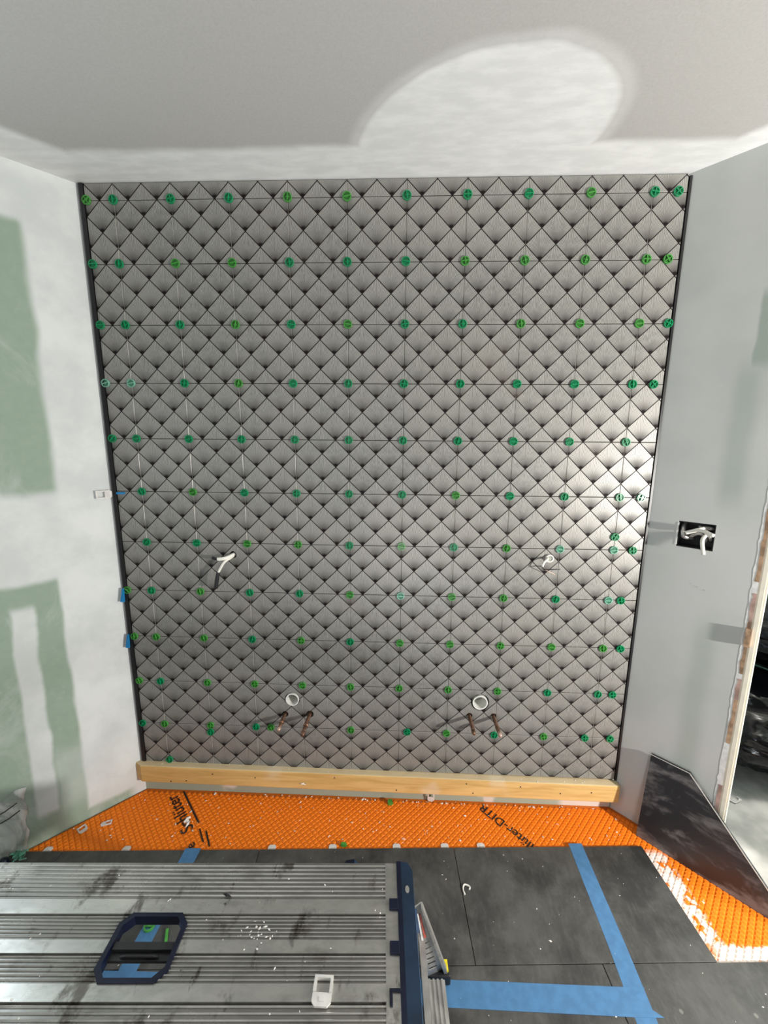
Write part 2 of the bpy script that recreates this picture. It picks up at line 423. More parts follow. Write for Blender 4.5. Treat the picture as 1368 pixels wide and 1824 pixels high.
# right splayed wall, beside the doorway: thickness d behind the face
rp = lambda s, d=0.0: (RW + s / S2 + d / S2, -s / S2 + d / S2)
rq = lambda s0, s1, d0=0, d1=.11: [rp(s0, d0), rp(s1, d0), rp(s1, d1), rp(s0, d1)]
b = MB(); b.prism(rq(-.01, .312), 0, H); wall_right = struct('wall_right', b, M['right'])
b = MB(); b.prism(rq(1.16, 2.45), 0, H); b.prism(rq(.3115, 1.1605), 2.10, H); struct('wall_right_front', b, M['right'])
x1, y1 = rp(2.45)
b = MB(); b.box((x1, -4, 0), (x1 + .1, y1 + .05, H)); struct('wall_east', b, M['room'])
x0, y0 = lp(2.0, 0)
b = MB(); b.box((x0 - .1, -4, 0), (x0, y0 + .03, H)); wl = struct('wall_west', b, M['room'])
b = MB(); b.box((x0 - .1, -4.1, 0), (x1 + .1, -4, H)); struct('wall_front', b, M['room'])
# hall beyond the doorway
b = MB(); b.box((1.9, 1.30, 0), (5.2, 1.40, H)); struct('wall_hall', b, M['hall'])
b = MB(); b.box((5.1, -2.4, 0), (5.2, 1.40, H)); struct('wall_hall_side', b, M['hall'])

# door jamb: narrow cream board edge, ragged drywall paper beside it
b = MB(); b.prism(rq(.325, .348, .0015, .115), 0, 2.09); b.prism(rq(.331, .342, -.001, .0020), 0, 2.09)
jamb = struct('door_1', b, M['cream'])
b = MB(); b.prism(rq(1.13, 1.153, .0015, .115), 0, 2.09); b.prism(rq(.325, 1.153, .0015, .115), 2.085, 2.105); part('jamb_board', b, M['cream'], jamb)
def ragged(z0, z1, s0, s1, d, amp, seed, step=.02):
    rnd = random.Random(seed); pts = []; z = z0
    L = []
    while z < z1: L.append((z, s0 + rnd.uniform(-amp, amp))); z += step * rnd.uniform(.6, 1.4)
    L.append((z1, s0))
    m = MB()
    for (za, sa), (zb, sb) in zip(L, L[1:]):
        vs = []
        for dd in (d, .02):
            for zz, ss in ((za, sa), (zb, sb)):
                for s_ in (ss, s1): x, y = rp(s_, dd); vs.append((x, y, zz))
        m.add(vs, ((0, 1, 3, 2), (4, 6, 7, 5), (0, 2, 6, 4), (1, 5, 7, 3), (0, 4, 5, 1), (2, 3, 7, 6)))
    return m
part('torn_plaster', ragged(.0, 2.09, .309, .3255, -.0006, .0025, 3), M['torn'], jamb)
for z0, z1, mt, sd in ((1.13, 1.40, 'paper', 1), (.80, .99, 'paper', 2), (.70, .78, 'pink', 4), (.93, 1.09, 'pink', 5), (.24, .36, 'pink', 6), (.53, .70, 'paper', 8), (1.4, 1.7, 'paper', 11)):
    part('torn_paper', ragged(z0, z1, .3160, .3262, -.0012, .0022, sd, .03), M[mt], jamb)
# strike block sticking out of the jamb
b = MB(); b.prism(rq(.316, .330, -.014, 0), .905, .965); part('latch_block', b, M['paper'], jamb)

# black metal edge profiles
b = MB(); b.box((-.118, -.004, .150), (-.104, .011, H - .003)); tr = struct('trim_1', b, M['black'])
b = MB(); b.box((-.124, -.002, .150), (-.1182, .010, H - .003)); part('profile_flange', b, M['greyline'], tr)
b = MB(); b.box((1.9565, -.004, .150), (1.9645, .010, H - .010)); struct('trim_2', b, M['black'])

# ------------------------------------------------------------------ wall tiles (parts of the back wall)
T = .205; Z0 = 2.40; G = .0008
def tile_mb(x0, z0, x1, z1):
    c = .0012; m = MB()
    vs = [(x0, .008, z0), (x1, .008, z0), (x1, .008, z1), (x0, .008, z1), (x0, c, z0), (x1, c, z0), (x1, c, z1), (x0, c, z1),
          (x0 + c, 0, z0 + c), (x1 - c, 0, z0 + c), (x1 - c, 0, z1 - c), (x0 + c, 0, z1 - c)]
    m.add(vs, ((0, 3, 2, 1), (0, 1, 5, 4), (1, 2, 6, 5), (2, 3, 7, 6), (3, 0, 4, 7), (4, 5, 9, 8), (5, 6, 10, 9), (6, 7, 11, 10), (7, 4, 8, 11), (8, 9, 10, 11)))
    m.mi = [2, 2, 1, 2, 1, 0, 0, 0, 0, 0]  # top and bottom edges painted dark: shade of the level joints put into colour
    return m
full = tile_mb(G, G, T - G, T - G).mesh('wall_tile', (0, 0, 0), [M['wtile'], M['tbody'], M['dark']])
holes = [(.569, .486, .0325), (1.366, .499, .0385), (1.324, .435, .013), (1.425, .436, .013), (.535, .414, .014), (.643, .418, .016), (.348, 1.123, .015), (1.602, 1.133, .016)]
cutters = MB()
for hx, hz, hr in holes: cutters.prism(circ(hx, hz, hr), -.05, .095, fn=XZ)
cut(wall_back, cutters)
cols = [(-1, T - .103, T)] + [(i, 0, T) for i in range(9)] + [(9, 0, .110)]
rows = [(-1, 0, .054)] + [(k, 0, T) for k in range(10)] + [(10, T - .198, T)]
for i, ux0, ux1 in cols:
    for k, vz0, vz1 in rows:
        ox = i * T; oz = Z0 - (k + 1) * T
        if (ux1 - ux0) == T and (vz1 - vz0) == T: me = full
        else: me = tile_mb(ux0 + (G if ux0 == 0 else 0), vz0 + (G if vz0 == 0 else 0), ux1 - (G if ux1 == T else 0), vz1 - (G if vz1 == T else 0)).mesh('wall_tile', (0, 0, 0), [M['wtile'], M['tbody'], M['dark']])
        hit = [h for h in holes if ox + ux0 - h[2] < h[0] < ox + ux1 + h[2] and oz + vz0 - h[2] < h[1] < oz + vz1 + h[2]]
        if hit: me = me.copy()
        o = link('wall_tile', me, wall_back, (ox, random.uniform(-.0002, .0002), oz))
        if hit:
            cm = MB()
            for hx, hz, hr in hit: cm.prism(circ(hx, hz, hr), -.05, .06, fn=XZ)
            cut(o, cm)

# ------------------------------------------------------------------ round green spacers
def spacer_meshes(col, pat):
    d_, r_ = {'d': ('g_dark', 'g_darkr'), 'l': ('g_lite', 'g_liter'), 'p': ('g_pale', 'g_paler')}[col]
    n = 18
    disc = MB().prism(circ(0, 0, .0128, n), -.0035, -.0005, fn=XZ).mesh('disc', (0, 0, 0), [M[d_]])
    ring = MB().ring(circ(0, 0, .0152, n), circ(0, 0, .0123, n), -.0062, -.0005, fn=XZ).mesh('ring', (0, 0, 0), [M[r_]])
    bb = MB()
    if pat in 'hx': bb.box((-.0125, -.0085, -.0013), (.0125, -.003, .0013))
    if pat in 'vx': bb.box((-.0013, -.0085, -.0125), (.0013, -.003, .0125))
    if pat == 'v': bb.box((-.007, -.0065, -.001), (.007, -.003, .001))
    bar = bb.mesh('crossbar', (0, 0, 0), [M[r_]])
    return disc, ring, bar
SM = {(c, p): spacer_meshes(c, p) for c in 'dlp' for p in 'hvx'}
ordn = ['first', 'second', 'third', 'fourth', 'fifth', 'sixth', 'seventh', 'eighth', 'ninth', 'tenth', 'eleventh', 'twelfth', 'thirteenth', 'fourteenth']
J = lambda j, dx=0: j * T + dx
R_ = {  # row: [(x, colour, bars, dz, tilt)]
 0: [(-.096, 'l', 'x'), (J(0), 'd', 'v'), (J(1), 'd', 'x'), (J(2), 'd', 'v'), (J(3), 'l', 'v'), (J(4), 'l', 'h'), (J(5), 'd', 'v'), (J(6), 'd', 'x'), (J(7), 'd', 'h'), (J(8), 'l', 'h'), (J(9, .003), 'd', 'x'), (1.924, 'd', 'x')],
 1: [(-.098, 'd', 'h'), (J(0), 'd', 'v'), (J(1), 'l', 'h'), (J(2), 'l', 'h'), (J(3), 'd', 'v'), (J(4), 'd', 'v'), (J(5), 'd', 'h'), (J(6), 'l', 'x'), (J(7), 'l', 'v'), (J(8), 'l', 'v'), (J(9), 'l', 'x'), (1.916, 'l', 'x')],
 2: [(-.094, 'd', 'h'), (J(0), 'd', 'v'), (J(1), 'd', 'v'), (J(2), 'l', 'v'), (J(3), 'd', 'h'), (J(4), 'l', 'h'), (J(5), 'd', 'x'), (J(6), 'd', 'v'), (J(7), 'l', 'v'), (J(8), 'l', 'h'), (J(9), 'l', 'h'), (1.944, 'd', 'x')],
 3: [(-.099, 'p', 'h'), (J(0), 'p', 'h'), (J(1), 'd', 'x'), (J(2), 'l', 'v'), (J(3), 'd', 'h'), (J(4), 'd', 'v'), (J(5), 'd', 'x'), (J(6), 'd', 'v'), (J(7), 'd', 'h'), (J(8), 'd', 'h'), (J(9), 'd', 'v'), (1.919, 'd', 'x')],
 4: [(-.096, 'd', 'h'), (J(0), 'd', 'h'), (J(1), 'd', 'h'), (J(2), 'd', 'x'), (J(3), 'd', 'v'), (J(4), 'd', 'v'), (J(5), 'd', 'v'), (J(6), 'd', 'v'), (J(7), 'd', 'h'), (J(8), 'd', 'h'), (J(9), 'd', 'v')],
 5: [(J(0), 'd', 'v'), (J(1), 'l', 'h'), (J(2), 'd', 'h'), (J(3), 'd', 'x'), (J(4), 'd', 'v'), (J(5), 'd', 'v'), (J(6), 'l', 'h'), (J(7), 'd', 'h'), (J(8), 'd', 'v'), (J(9), 'd', 'v'), (1.923, 'd', 'x')],
 6: [(J(0), 'd', 'v'), (J(1), 'd', 'h'), (J(2), 'l', 'h'), (J(3), 'l', 'x'), (J(4), 'd', 'v'), (J(5), 'l', 'h'), (J(6), 'd', 'v'), (J(7), 'l', 'v'), (J(8), 'p', 'h'), (J(9), 'p', 'h'), (1.916, 'd', 'x')],
 7: [(-.103, 'l', 'h'), (J(0), 'd', 'v'), (J(1), 'l', 'v'), (J(2), 'd', 'v'), (J(3), 'd', 'v'), (J(4), 'l', 'h'), (J(5), 'p', 'h'), (J(6), 'l', 'h'), (J(7), 'l', 'v'), (J(8), 'd', 'v'), (J(9), 'p', 'h'), (1.893, 'd', 'x')],
 8: [(-.094, 'l', 'v'), (J(0), 'l', 'v'), (J(1), 'l', 'v'), (J(2), 'd', 'v'), (J(3), 'l', 'x'), (J(4), 'd', 'v'), (J(5), 'l', 'h'), (J(6), 'l', 'h'), (J(7), 'l', 'x'), (J(8), 'l', 'h'), (J(9), 'l', 'v'), (1.914, 'd', 'x')],
 9: [(-.093, 'l', 'x'), (J(0), 'd', 'v'), (J(1), 'l', 'v'), (J(2), 'l', 'x'), (J(3), 'l', 'h'), (J(4), 'l', 'v'), (J(5), 'l', 'v'), (J(6), 'l', 'v'), (J(7), 'l', 'x'), (J(8), 'd', 'v'), (J(9), 'd', 'v'), (1.904, 'd', 'x')],
 10: [(-.099, 'd', 'v'), (J(0), 'l', 'v'), (J(1), 'l', 'x'), (J(2, -.004), 'd', 'v'), (.471, 'l', 'v'), (J(4), 'l', 'v'), (1.062, 'd', 'x'), (J(6), 'l', 'h'), (1.432, 'd', 'v'), (J(8), 'l', 'x'), (1.811, 'd', 'x'), (1.916, 'd', 'x')],
}
cname = {'d': 'emerald green', 'l': 'leaf green', 'p': 'pale see-through green'}
pname = {'h': 'one level bar', 'v': 'one upright bar', 'x': 'a cross bar'}
def spacer(x, z, col, pat, label, tilt=0.0):
    t = thing('tile_spacer', label, 'spacer', (x, 0, z), 0, 'round green spacers in the wall tile joints')
    rx = (0, tilt, 0)
    for nm, me in zip(('disc', 'ring', 'crossbar'), SM[(col, pat)]):
        o = link(nm, me, t, (0, -.0004, 0), rx)
    return t
def rowlab(r): return 'top row' if r == 0 else ordn[r] + ' row down'
for r, lst in R_.items():
    for n_, (x, c, p) in enumerate(lst):
        end = 'leftmost' if n_ == 0 else ('rightmost' if n_ == len(lst) - 1 else ordn[n_] + ' from left')
        spacer(x, Z0 - r * T, c, p, f'{cname[c]} tile spacer with {pname[p]}, {rowlab(r)}, {end}', random.uniform(-.25, .25) if n_ not in (0, len(lst) - 1) else random.uniform(-.8, .8))
spacer(1.844, 1.222, 'd', 'x', 'emerald green tile spacer just above the seventh row down, near the right edge', .5)
spacer(.203, .317, 'd', 'v', 'emerald green round tile spacer just below the bottom full row, near the left edge')
spacer(.006, .172, 'd', 'v', 'emerald green round tile spacer just above the wooden board, at its left end')

# blue wedges and the clear clip at the left edge
for z, nm in ((.974, 'upper'), (.771, 'lower')):
    b = MB()
    vs = [(-.117, -.006, z), (-.113, -.006, z), (-.113, -.014, z), (-.117, -.014, z), (-.127, -.010, z - .056), (-.112, -.010, z - .057), (-.112, -.018, z - .057), (-.127, -.018, z - .056)]
    b.add(vs, ((0, 1, 2, 3), (7, 6, 5, 4), (0, 4, 5, 1), (1, 5, 6, 2), (2, 6, 7, 3), (3, 7, 4, 0)))
    single('tile_wedge', b, M['bcol'], f'{nm} of the two cobalt blue wedges jammed beside the left edge of the tiled wall', 'wedge', (-.117, -.01, z - .057))
def clip_mb(fn, w=.034, h=.040, t=.0045, half=.45):
    m = MB()
    def bx(u0, v0, u1, v1, h0=0, h1=t): m.prism([(u0, v0), (u1, v0), (u1, v1), (u0, v1)], h0, h1, fn=fn)
    bx(0, h * half, .0048, h); bx(w - .0048, h * half, w, h); bx(.0048, h - .0040, w - .0048, h)
    m.prism([(0, h * half), (0, .006), (.006, 0), (w - .006, 0), (w, .006), (w, h * half)], 0, t * .6, fn=fn)
    m.prism([(w * .36, .006), (w * .64, .006), (w * .64, .012), (w * .36, .012)], t * .6, t * .75, fn=fn)
    return m
b = clip_mb(lambda u, v, h: (-.122 - v / S2 * .95, -.002 - v / S2 * .95 - h, 1.348 + u), .032, .052, .006)
cl = single('leveling_clip', b, M['clip'], 'clear plastic clip sticking out of the left edge of the tiled wall', 'clip', (-.13, -.01, 1.348))
b = MB(); b.box((-.100, -.010, 1.364), (-.070, -.0005, 1.372)); single('tile_wedge', b, M['bcol'], 'small cobalt blue wedge tip lying level in the tile joint beside the clear clip', 'wedge', (-.085, -.005, 1.364))

# ------------------------------------------------------------------ ledger board under the tiles
t = thing('ledger_board', 'long pine board screwed level to the wall beneath the patterned tiles', 'board', (.92, .0095, .060))
b = MB()
xl, xr = -.114, 1.968
P = [(xl, -.0285), (xr, -.0285), (xr, .0095), (-.135, .0095), (-.150, -.012)]
def led(u, v, h):
    z = h + (u - .92) * -.006
    return (u, v, z)
P = [(-.112, -.029), (xr, -.029), (xr, -.005), (1.950, .0095), (-.130, .0095), (-.147, -.010)]
b.prism(P, .070, .152, fn=led)
o = part('beam', b, M['wood'], t, bevel=.004)
for x_, z_ in ((.02, .085), (.09, .092), (.40, .12), (.62, .10), (1.32, .13), (1.35, .085), (1.72, .10), (1.55, .125), (1.85, .11), (.75, .135), (1.02, .085), (.21, .13)):
    b = MB(); b.prism(circ(x_, z_, .0028, 8), -.0302, -.028, fn=XZ); part('screw_head', b, M['dark'], t)
b = MB(); b.tube([(.60, -.030, .100), (.606, -.035, .103), (.613, -.031, .101), (.622, -.032, .098)], .0028, 6)
part('glue_drip', b, M['crumb'], t)
b = MB()
rnd = random.Random(5)
for k in range(46): b.blob((rnd.uniform(-.08, 1.9), rnd.uniform(-.024, -.003), .1585 - .006 * 0 + 0 * k), rnd.uniform(.0012, .0035), k, flat=.5)
# sit the crumbs on the slightly falling top edge
b.v = [(x, y, z + -(x - .92) * .006 - .0055) for x, y, z in b.v]
tag(part('plaster_crumbs', b, M['crumb']), 'white crumbs lying along the top edge of the pine board', 'crumbs', kind='stuff')

# ------------------------------------------------------------------ plumbing
def drain(x, z, r, label):
    t = thing('drain_pipe', label, 'pipe', (x, 0, z - r))
    b = MB(); b.ring(circ(x, z, r, 32), circ(x, z, r * .86, 32), -.004, .09, fn=XZ); part('pipe_wall', b, M['pvc'], t, smooth=False)
    b = MB(); b.prism(circ(x, z, r * .855, 32), .055, .06, fn=XZ); part('inner_plug', b, M['pvcin'], t)
drain(.569, .486, .0285, 'white plastic drain stub in the tiled wall above the left pair of copper pipes')
drain(1.366, .499, .0315, 'white plastic drain stub in the tiled wall above the right pair of copper pipes')
def stub(x, z, L, r, label, pale=False, dx=0, dz=0, rag=False):
    t = thing('copper_pipe', label, 'pipe', (x, 0, z))
    n = 8; pts = [(x + dx * k / n, .03 - (L + .03) * k / n, z + dz * k / n) for k in range(n + 1)]
    rr = [r * (1 + (.10 * math.sin(k * 2.1) if rag else 0)) for k in range(n + 1)]
    b = MB(); b.tube(pts[:-1], rr[:-1], 14); part('pipe_tube', b, M['copper'], t, smooth=True)
    e = Vector(pts[-2]); f = Vector(pts[-1])
    b = MB(); b.tube([e, e.lerp(f, .45), f], [r * 1.12, r * 1.08, r * .72], 14); part('pinched_end', b, M['copperl' if pale else 'copper'], t, smooth=True)
    if rag:
        b = MB(); q = Vector(pts[5]); b.tube([q + Vector((0, .006, 0)), q, q - Vector((0, .006, 0))], [r * 1.25, r * 1.42, r * 1.2], 10)
        part('solder_collar', b, M['copper'], t, smooth=True)
        b = MB(); b.blob((q.x - r * 1.3, q.y, q.z + r * .5), .004, 3); part('solder_bead', b, M['crumb'], t)
stub(.535, .414, .094, .0072, 'dull copper pipe stub, left one under the left drain', True, -.002, -.004, True)
stub(.643, .418, .124, .0080, 'dull copper pipe stub with collar, right one under the left drain', False, -.004, -.003, True)
stub(1.324, .435, .108, .0078, 'brown copper pipe stub, left one under the right drain', False)
stub(1.425, .436, .117, .0078, 'brown copper pipe stub, right one under the right drain', True)

# ------------------------------------------------------------------ wires for the lights
def curve_pts(P, n=6):
    P = [Vector(p) for p in P]; out = []
    for i in range(len(P) - 1):
        a = P[max(i - 1, 0)]; b_ = P[i]; c = P[i + 1]; d = P[min(i + 2, len(P) - 1)]
        for k in range(n):
            t_ = k / n
            out.append(.5 * ((2 * b_) + (c - a) * t_ + (2 * a - 5 * b_ + 4 * c - d) * t_ ** 2 + (3 * b_ - a - 3 * c + d) * t_ ** 3))
    return out + [P[-1]]
def wire(parent, name, P, r, m, n=5, seg=8):
    b = MB(); b.tube(curve_pts(P, n), r, seg); return part(name, b, M[m], parent, smooth=True)
t = thing('light_wiring', 'white cable with black taped ends coming out of the tiled wall on the left', 'wires', (.348, 0, 1.123))
wire(t, 'cable', [(.350, .05, 1.125), (.346, .0, 1.122), (.328, -.028, 1.116), (.300, -.036, 1.114)], .0074, 'cable')
wire(t, 'cable', [(.350, .045, 1.118), (.344, -.006, 1.114), (.325, -.034, 1.100), (.302, -.040, 1.060)], .0050, 'cable')
wire(t, 'tape_tip', [(.301, -.036, 1.114), (.290, -.037, 1.117), (.280, -.036, 1.120)], 0.0060, 'wnut')
wire(t, 'wire_nut', [(.303, -.040, 1.062), (.296, -.041, 1.036), (.289, -.040, .996)], .0082, 'wnut')
b = MB(); b.prism(circ(.348, 1.123, .0148), .03, .034, fn=XZ); part('hole_backing', b, M['dark'], t)
t = thing('light_wiring', 'grey round grommet with hooked white cable in the tiled wall, right side', 'wires', (1.602, 0, 1.133))
b = MB(); b.ring(circ(1.602, 1.133, .0158), circ(1.602, 1.133, .0110), -.010, .03, fn=XZ); part('grommet', b, M['tbody'], t)
b = MB(); b.prism(circ(1.602, 1.133, .0112), -.007, .03, fn=XZ); part('grommet_core', b, M['pvcin'], t)
wire(t, 'cable', [(1.600, .01, 1.134), (1.588, -.022, 1.134), (1.572, -.032, 1.124), (1.566, -.034, 1.108)], .0045, 'cable')
wire(t, 'bare_wire', [(1.566, -.034, 1.108), (1.572, -.042, 1.100), (1.600, -.048, 1.102), (1.628, -.045, 1.102)], .0022, 'wnut')
wire(t, 'bare_wire', [(1.566, -.034, 1.108), (1.578, -.040, 1.096), (1.600, -.040, 1.086), (1.616, -.038, 1.076)], .0014, 'copperl')

# outlet hole in the right wall
hs0, hs1, hz0, hz1 = .092, .198, 1.207, 1.301
cm = MB(); cm.prism([rp(hs0, -.05), rp(hs1, -.05), rp(hs1, .06), rp(hs0, .06)], hz0, hz1)
cut(wall_right, cm)
ox, oy = rp(.145)
t = thing('electrical_box', 'open electrical box with bare white cable ends, cut into the right wall', 'electrical box', (ox, oy, hz0))
b = MB()
for pr_ in (rq(hs0 + .001, hs0 + .003, .004, .055), rq(hs1 - .003, hs1 - .001, .004, .055), rq(hs0 + .003, hs1 - .003, .053, .055)): b.prism(pr_, hz0 + .001, hz1 - .001)
b.prism(rq(hs0 + .003, hs1 - .003, .004, .055), hz0 + .001, hz0 + .003); b.prism(rq(hs0 + .003, hs1 - .003, .004, .055), hz1 - .003, hz1 - .001)
part('box_shell', b, M['wnut'], t)
def rw(s, d, z): x, y = rp(s, d); return (x, y, z)
wire(t, 'cable', [rw(.185, .045, 1.28), rw(.165, .01, 1.283), rw(.14, -.008, 1.272), rw(.118, -.014, 1.262)], .0068, 'cable')
wire(t, 'cable', [rw(.115, .045, 1.24), rw(.125, .012, 1.262), rw(.16, -.010, 1.276), rw(.198, -.030, 1.268)], .0062, 'cable')
wire(t, 'cable', [rw(.17, .045, 1.27), rw(.175, .01, 1.262), rw(.168, -.014, 1.244), rw(.178, -.026, 1.196)], .0062, 'cable')
wire(t, 'cable', [rw(.105, .04, 1.295), rw(.106, .012, 1.27), rw(.112, .006, 1.245), rw(.13, .03, 1.24)], .0075, 'alu')
wire(t, 'cable', [rw(.13, .045, 1.235), rw(.132, .012, 1.25), rw(.155, .010, 1.262), rw(.172, .02, 1.245), rw(.165, .03, 1.222)], .0062, 'alu')
wire(t, 'cable', [rw(.185, .045, 1.235), rw(.186, .01, 1.25), rw(.178, .004, 1.27), rw(.15, .02, 1.288)], .0062, 'alu')
b = ragged(hz0 + .006, hz1 - .006, hs0 - .003, hs0 + .0015, -.001, .0015, 21, .01); part('torn_paper_edge', b, M['torn'], t)
# a chipped spot below
b = MB()
for s_, z_, r_ in ((.170, 1.071, .004), (.192, 1.064, .004), (.15, 1.078, .002)): b.blob(rw(s_, -.0005, z_), r_, int(s_ * 1000), flat=.3)
ch = part('plaster_chip', b, M['pvcin'], wall_right); ch['kind'] = 'stuff'

# ------------------------------------------------------------------ membrane and floor tiles
ANG = math.radians(3.0); CA, SA = math.cos(ANG), math.sin(ANG)
TO = (1.245, -.208)     # front joint of the first tile row
def tf(u, v): return (TO[0] + u * CA + v * SA * 1.0, TO[1] + u * SA - v * CA)      # u along the wall, v into the room
def tinv(x, y):
    dx, dy = x - TO[0], y - TO[1]; return dx * CA + dy * SA, dx * SA - dy * CA
TWI, TDE = .7535, .352
mem = thing('floor_membrane', 'bright orange dimpled uncoupling mat with black print, covering the floor at the tiled wall', 'floor mat', (0, 0, 0))
b = MB(); b.prism([(-.117, .0095), (1.955, .0095), (2.63, -.665), (2.63, -1.66), (-1.50, -1.66), (-1.50, -1.374)], -.0015, .0035)
part('mat_sheet', b, M['memv'], mem)
def intile(x, y):
    u, v = tinv(x, y)
    return (.004 < v < TDE and u < TWI * 1 - .014) or v >= TDE
pit = .0178; bumps = MB(); n = 0
for i in range(-150, 151):
    for j in range(-150, 151):
        cx = .9 + (i - j) * pit / S2; cy = -.3 + (i + j) * pit / S2
        if cy > -.004 or cy < -.62 or cx + cy > RW - .012 or cx - cy < LW + .012 or cx > 2.6: continue
        if intile(cx, cy): continue
        h = .0032; z0_ = .0035
        o1, o2 = pit * .68, pit * .34
        vs = [(cx + o1, cy, z0_), (cx, cy + o1, z0_), (cx - o1, cy, z0_), (cx, cy - o1, z0_), (cx + o2, cy, z0_ + h), (cx, cy + o2, z0_ + h), (cx - o2, cy, z0_ + h), (cx, cy - o2, z0_ + h)]
        bumps.add(vs, ((4, 5, 6, 7), (0, 1, 5, 4), (1, 2, 6, 5), (2, 3, 7, 6), (3, 0, 4, 7)))
part('mat_dimples', bumps, M['mem'], mem, kind='stuff')
def text(body, size, x, y, ang, z=.0072):
    cu = bpy.data.curves.new('lettering', 'FONT'); cu.body = body; cu.size = size; cu.extrude = .0001; cu.offset = size * .008
    tmp = bpy.data.objects.new('tmp', cu); C.objects.link(tmp); bpy.context.view_layer.update()
    me = bpy.data.meshes.new_from_object(tmp.evaluated_get(bpy.context.evaluated_depsgraph_get())); bpy.data.objects.remove(tmp)
    me.materials.clear(); me.materials.append(M['ink'])
    o = link('lettering', me, mem, Vector((x, y, z)) - mem.location, (0, 0, ang)); return o
ta = math.atan2(.69, -.72)
text('Schlüter', .067, .191, -.168, ta)
text('Schlüter-DITR', .052, 1.612, -.222, math.atan2(.72, -.69))
b = MB()
def strip(a, c, w):
    a = Vector((*a, 0)); c = Vector((*c, 0)); d = (c - a).normalized(); s_ = Vector((-d.y, d.x, 0)) * w / 2
    b.prism([((a - s_).x, (a - s_).y), ((c - s_).x, (c - s_).y), ((c + s_).x, (c + s_).y), ((a + s_).x, (a + s_).y)], .0068, .0071)
strip((.198, -.145), (.055, -.001), .007); strip((.256, -.222), (.215, -.170), .006); strip((.290, -.240), (.245, -.176), .006)
part('printed_line', b, M['ink'], mem)
text('e', .05, .235, -.238, ta)

def clip_left(poly):
    """keep x - y > LW + .004"""
    out = []
    f = lambda p: p[0] - p[1] - (LW + .006)
    for a, c in zip(poly, poly[1:] + poly[:1]):
        fa, fc = f(a), f(c)
        if fa >= 0: out.append(a)
        if fa * fc < 0: k = fa / (fa - fc); out.append((a[0] + (c[0] - a[0]) * k, a[1] + (c[1] - a[1]) * k))
    return out
def clip_right(poly):
    out = []; f = lambda p: (RW - .05) - p[0] - p[1]
    for a, c in zip(poly, poly[1:] + poly[:1]):
        fa, fc = f(a), f(c)
        if fa >= 0: out.append(a)
        if fa * fc < 0: k = fa / (fa - fc); out.append((a[0] + (c[0] - a[0]) * k, a[1] + (c[1] - a[1]) * k))
    return out
ZT = .0165
for row in range(4):
    off = TWI * .513 if row % 2 else 0.0
    for i in range(-4, 3):
        if row == 0 and i > 0: continue
        u0 = i * TWI + off + .001; u1 = (i + 1) * TWI + off - .001
        if row == 0 and i == 0: u1 = TWI * .984
        v0 = row * TDE + .001; v1 = (row + 1) * TDE - .001
        poly = clip_right(clip_left([tf(u0, v1), tf(u1, v1), tf(u1, v0), tf(u0, v0)]))
        if len(poly) < 3: continue
        cx = sum(p[0] for p in poly) / len(poly); cy = sum(p[1] for p in poly) / len(poly)
        m = MB(); m.prism([(x - cx, y - cy) for x, y in poly], .0072, ZT)
        o = link('floor_tile', m.mesh('floor_tile', (0, 0, 0), [M['ftile']]), floor, (cx, cy, 0))
        bv = o.modifiers.new('bevel', 'BEVEL'); bv.width = .0008; bv.segments = 1

# blue tape on the tiles
def tape(P, z0, z1, label):
    m = MB(); m.prism(P, z0, z1); at = (P[0][0], P[0][1], z0)
    return single('painters_tape', m, M['tape'], label, 'tape', at)
tape([(1.701, -.1735), (1.753, -.1705), (1.746, -.50), (1.722, -.98), (1.660, -.98), (1.690, -.50)], ZT, ZT + .0005, 'long strip of blue tape running front to back over the dark tiles, right')
tape([(.10, -.62), (1.10, -.597), (1.745, -.590), (1.70, -.611), (1.762, -.650), (1.69, -.652), (1.10, -.655), (.10, -.672)], ZT + .0006, ZT + .0011, 'strip of blue tape running crosswise beside and beneath the aluminium platform')
tape([(.205, -.2575), (.265, -.2545), (.256, -.45), (.245, -.80), (.190, -.80), (.203, -.45)], ZT, ZT + .0005, 'short visible strip of blue tape behind the platform on the left')

# leaning cut tile: black slab against the right wall
t = thing('leaning_tile', 'large black stone-look tile with a diagonally cut corner leaning on the right wall', 'tile', rw(.3, -.03, .0065))
prof = [(.105, .0), (.110, .352), (.235, .352), (.560, .012), (.560, .0)]
def lean(s, z, h): # foot away from the wall, top touching it
    d = -.052 + .046 * z / .352 - h
    x, y = rp(s, d); return (x, y, z * .995 + .0070)
b = MB(); b.prism(prof, 0, .010, fn=lean); part('slab', b, M['lean'], t)
b = MB()
def edge(p, q, w=.0022):
    b.prism([p, q, (q[0] - .0012, q[1] - w), (p[0] - .0012, p[1] - w)], .0101, .0106, fn=lean)
edge((.110, .352), (.235, .352)); edge((.235, .352), (.560, .012), .0032)
part('chipped_edge', b, M['stainl'], t)

# ------------------------------------------------------------------ tile leveling clips on the floor
def flat_clip(x, y, a, label, z=.0066, w=.030, h=.034, mt='clip', half=.45):
    ca, sa = math.cos(a), math.sin(a)
    m = clip_mb(lambda u, v, hh: (x + (u - w / 2) * ca - v * sa, y + (u - w / 2) * sa + v * ca, z + hh), w, h, .004, half)
    return single('leveling_clip', m, M[mt], label, 'clip', (x, y, z))
GC = 'white clips poking out from under the front row of dark tiles'
names = ['leftmost', 'second from left', 'third from left', 'middle one', 'third from right', 'second from right', 'rightmost']
for nme, x in zip(names, (-.331, -.030, .534, .771, 1.022, 1.212, 1.355)):
    u, v = tinv(x, -.2); px, py = tf(u, -.0225)
    fx = -.03 if x < 0 else 0
    o = flat_clip(px, py, ANG + math.pi, f'white clip at the wall-side edge of the dark floor tiles, {nme}', z=.0068, h=.0215, half=.68); o['group'] = GC
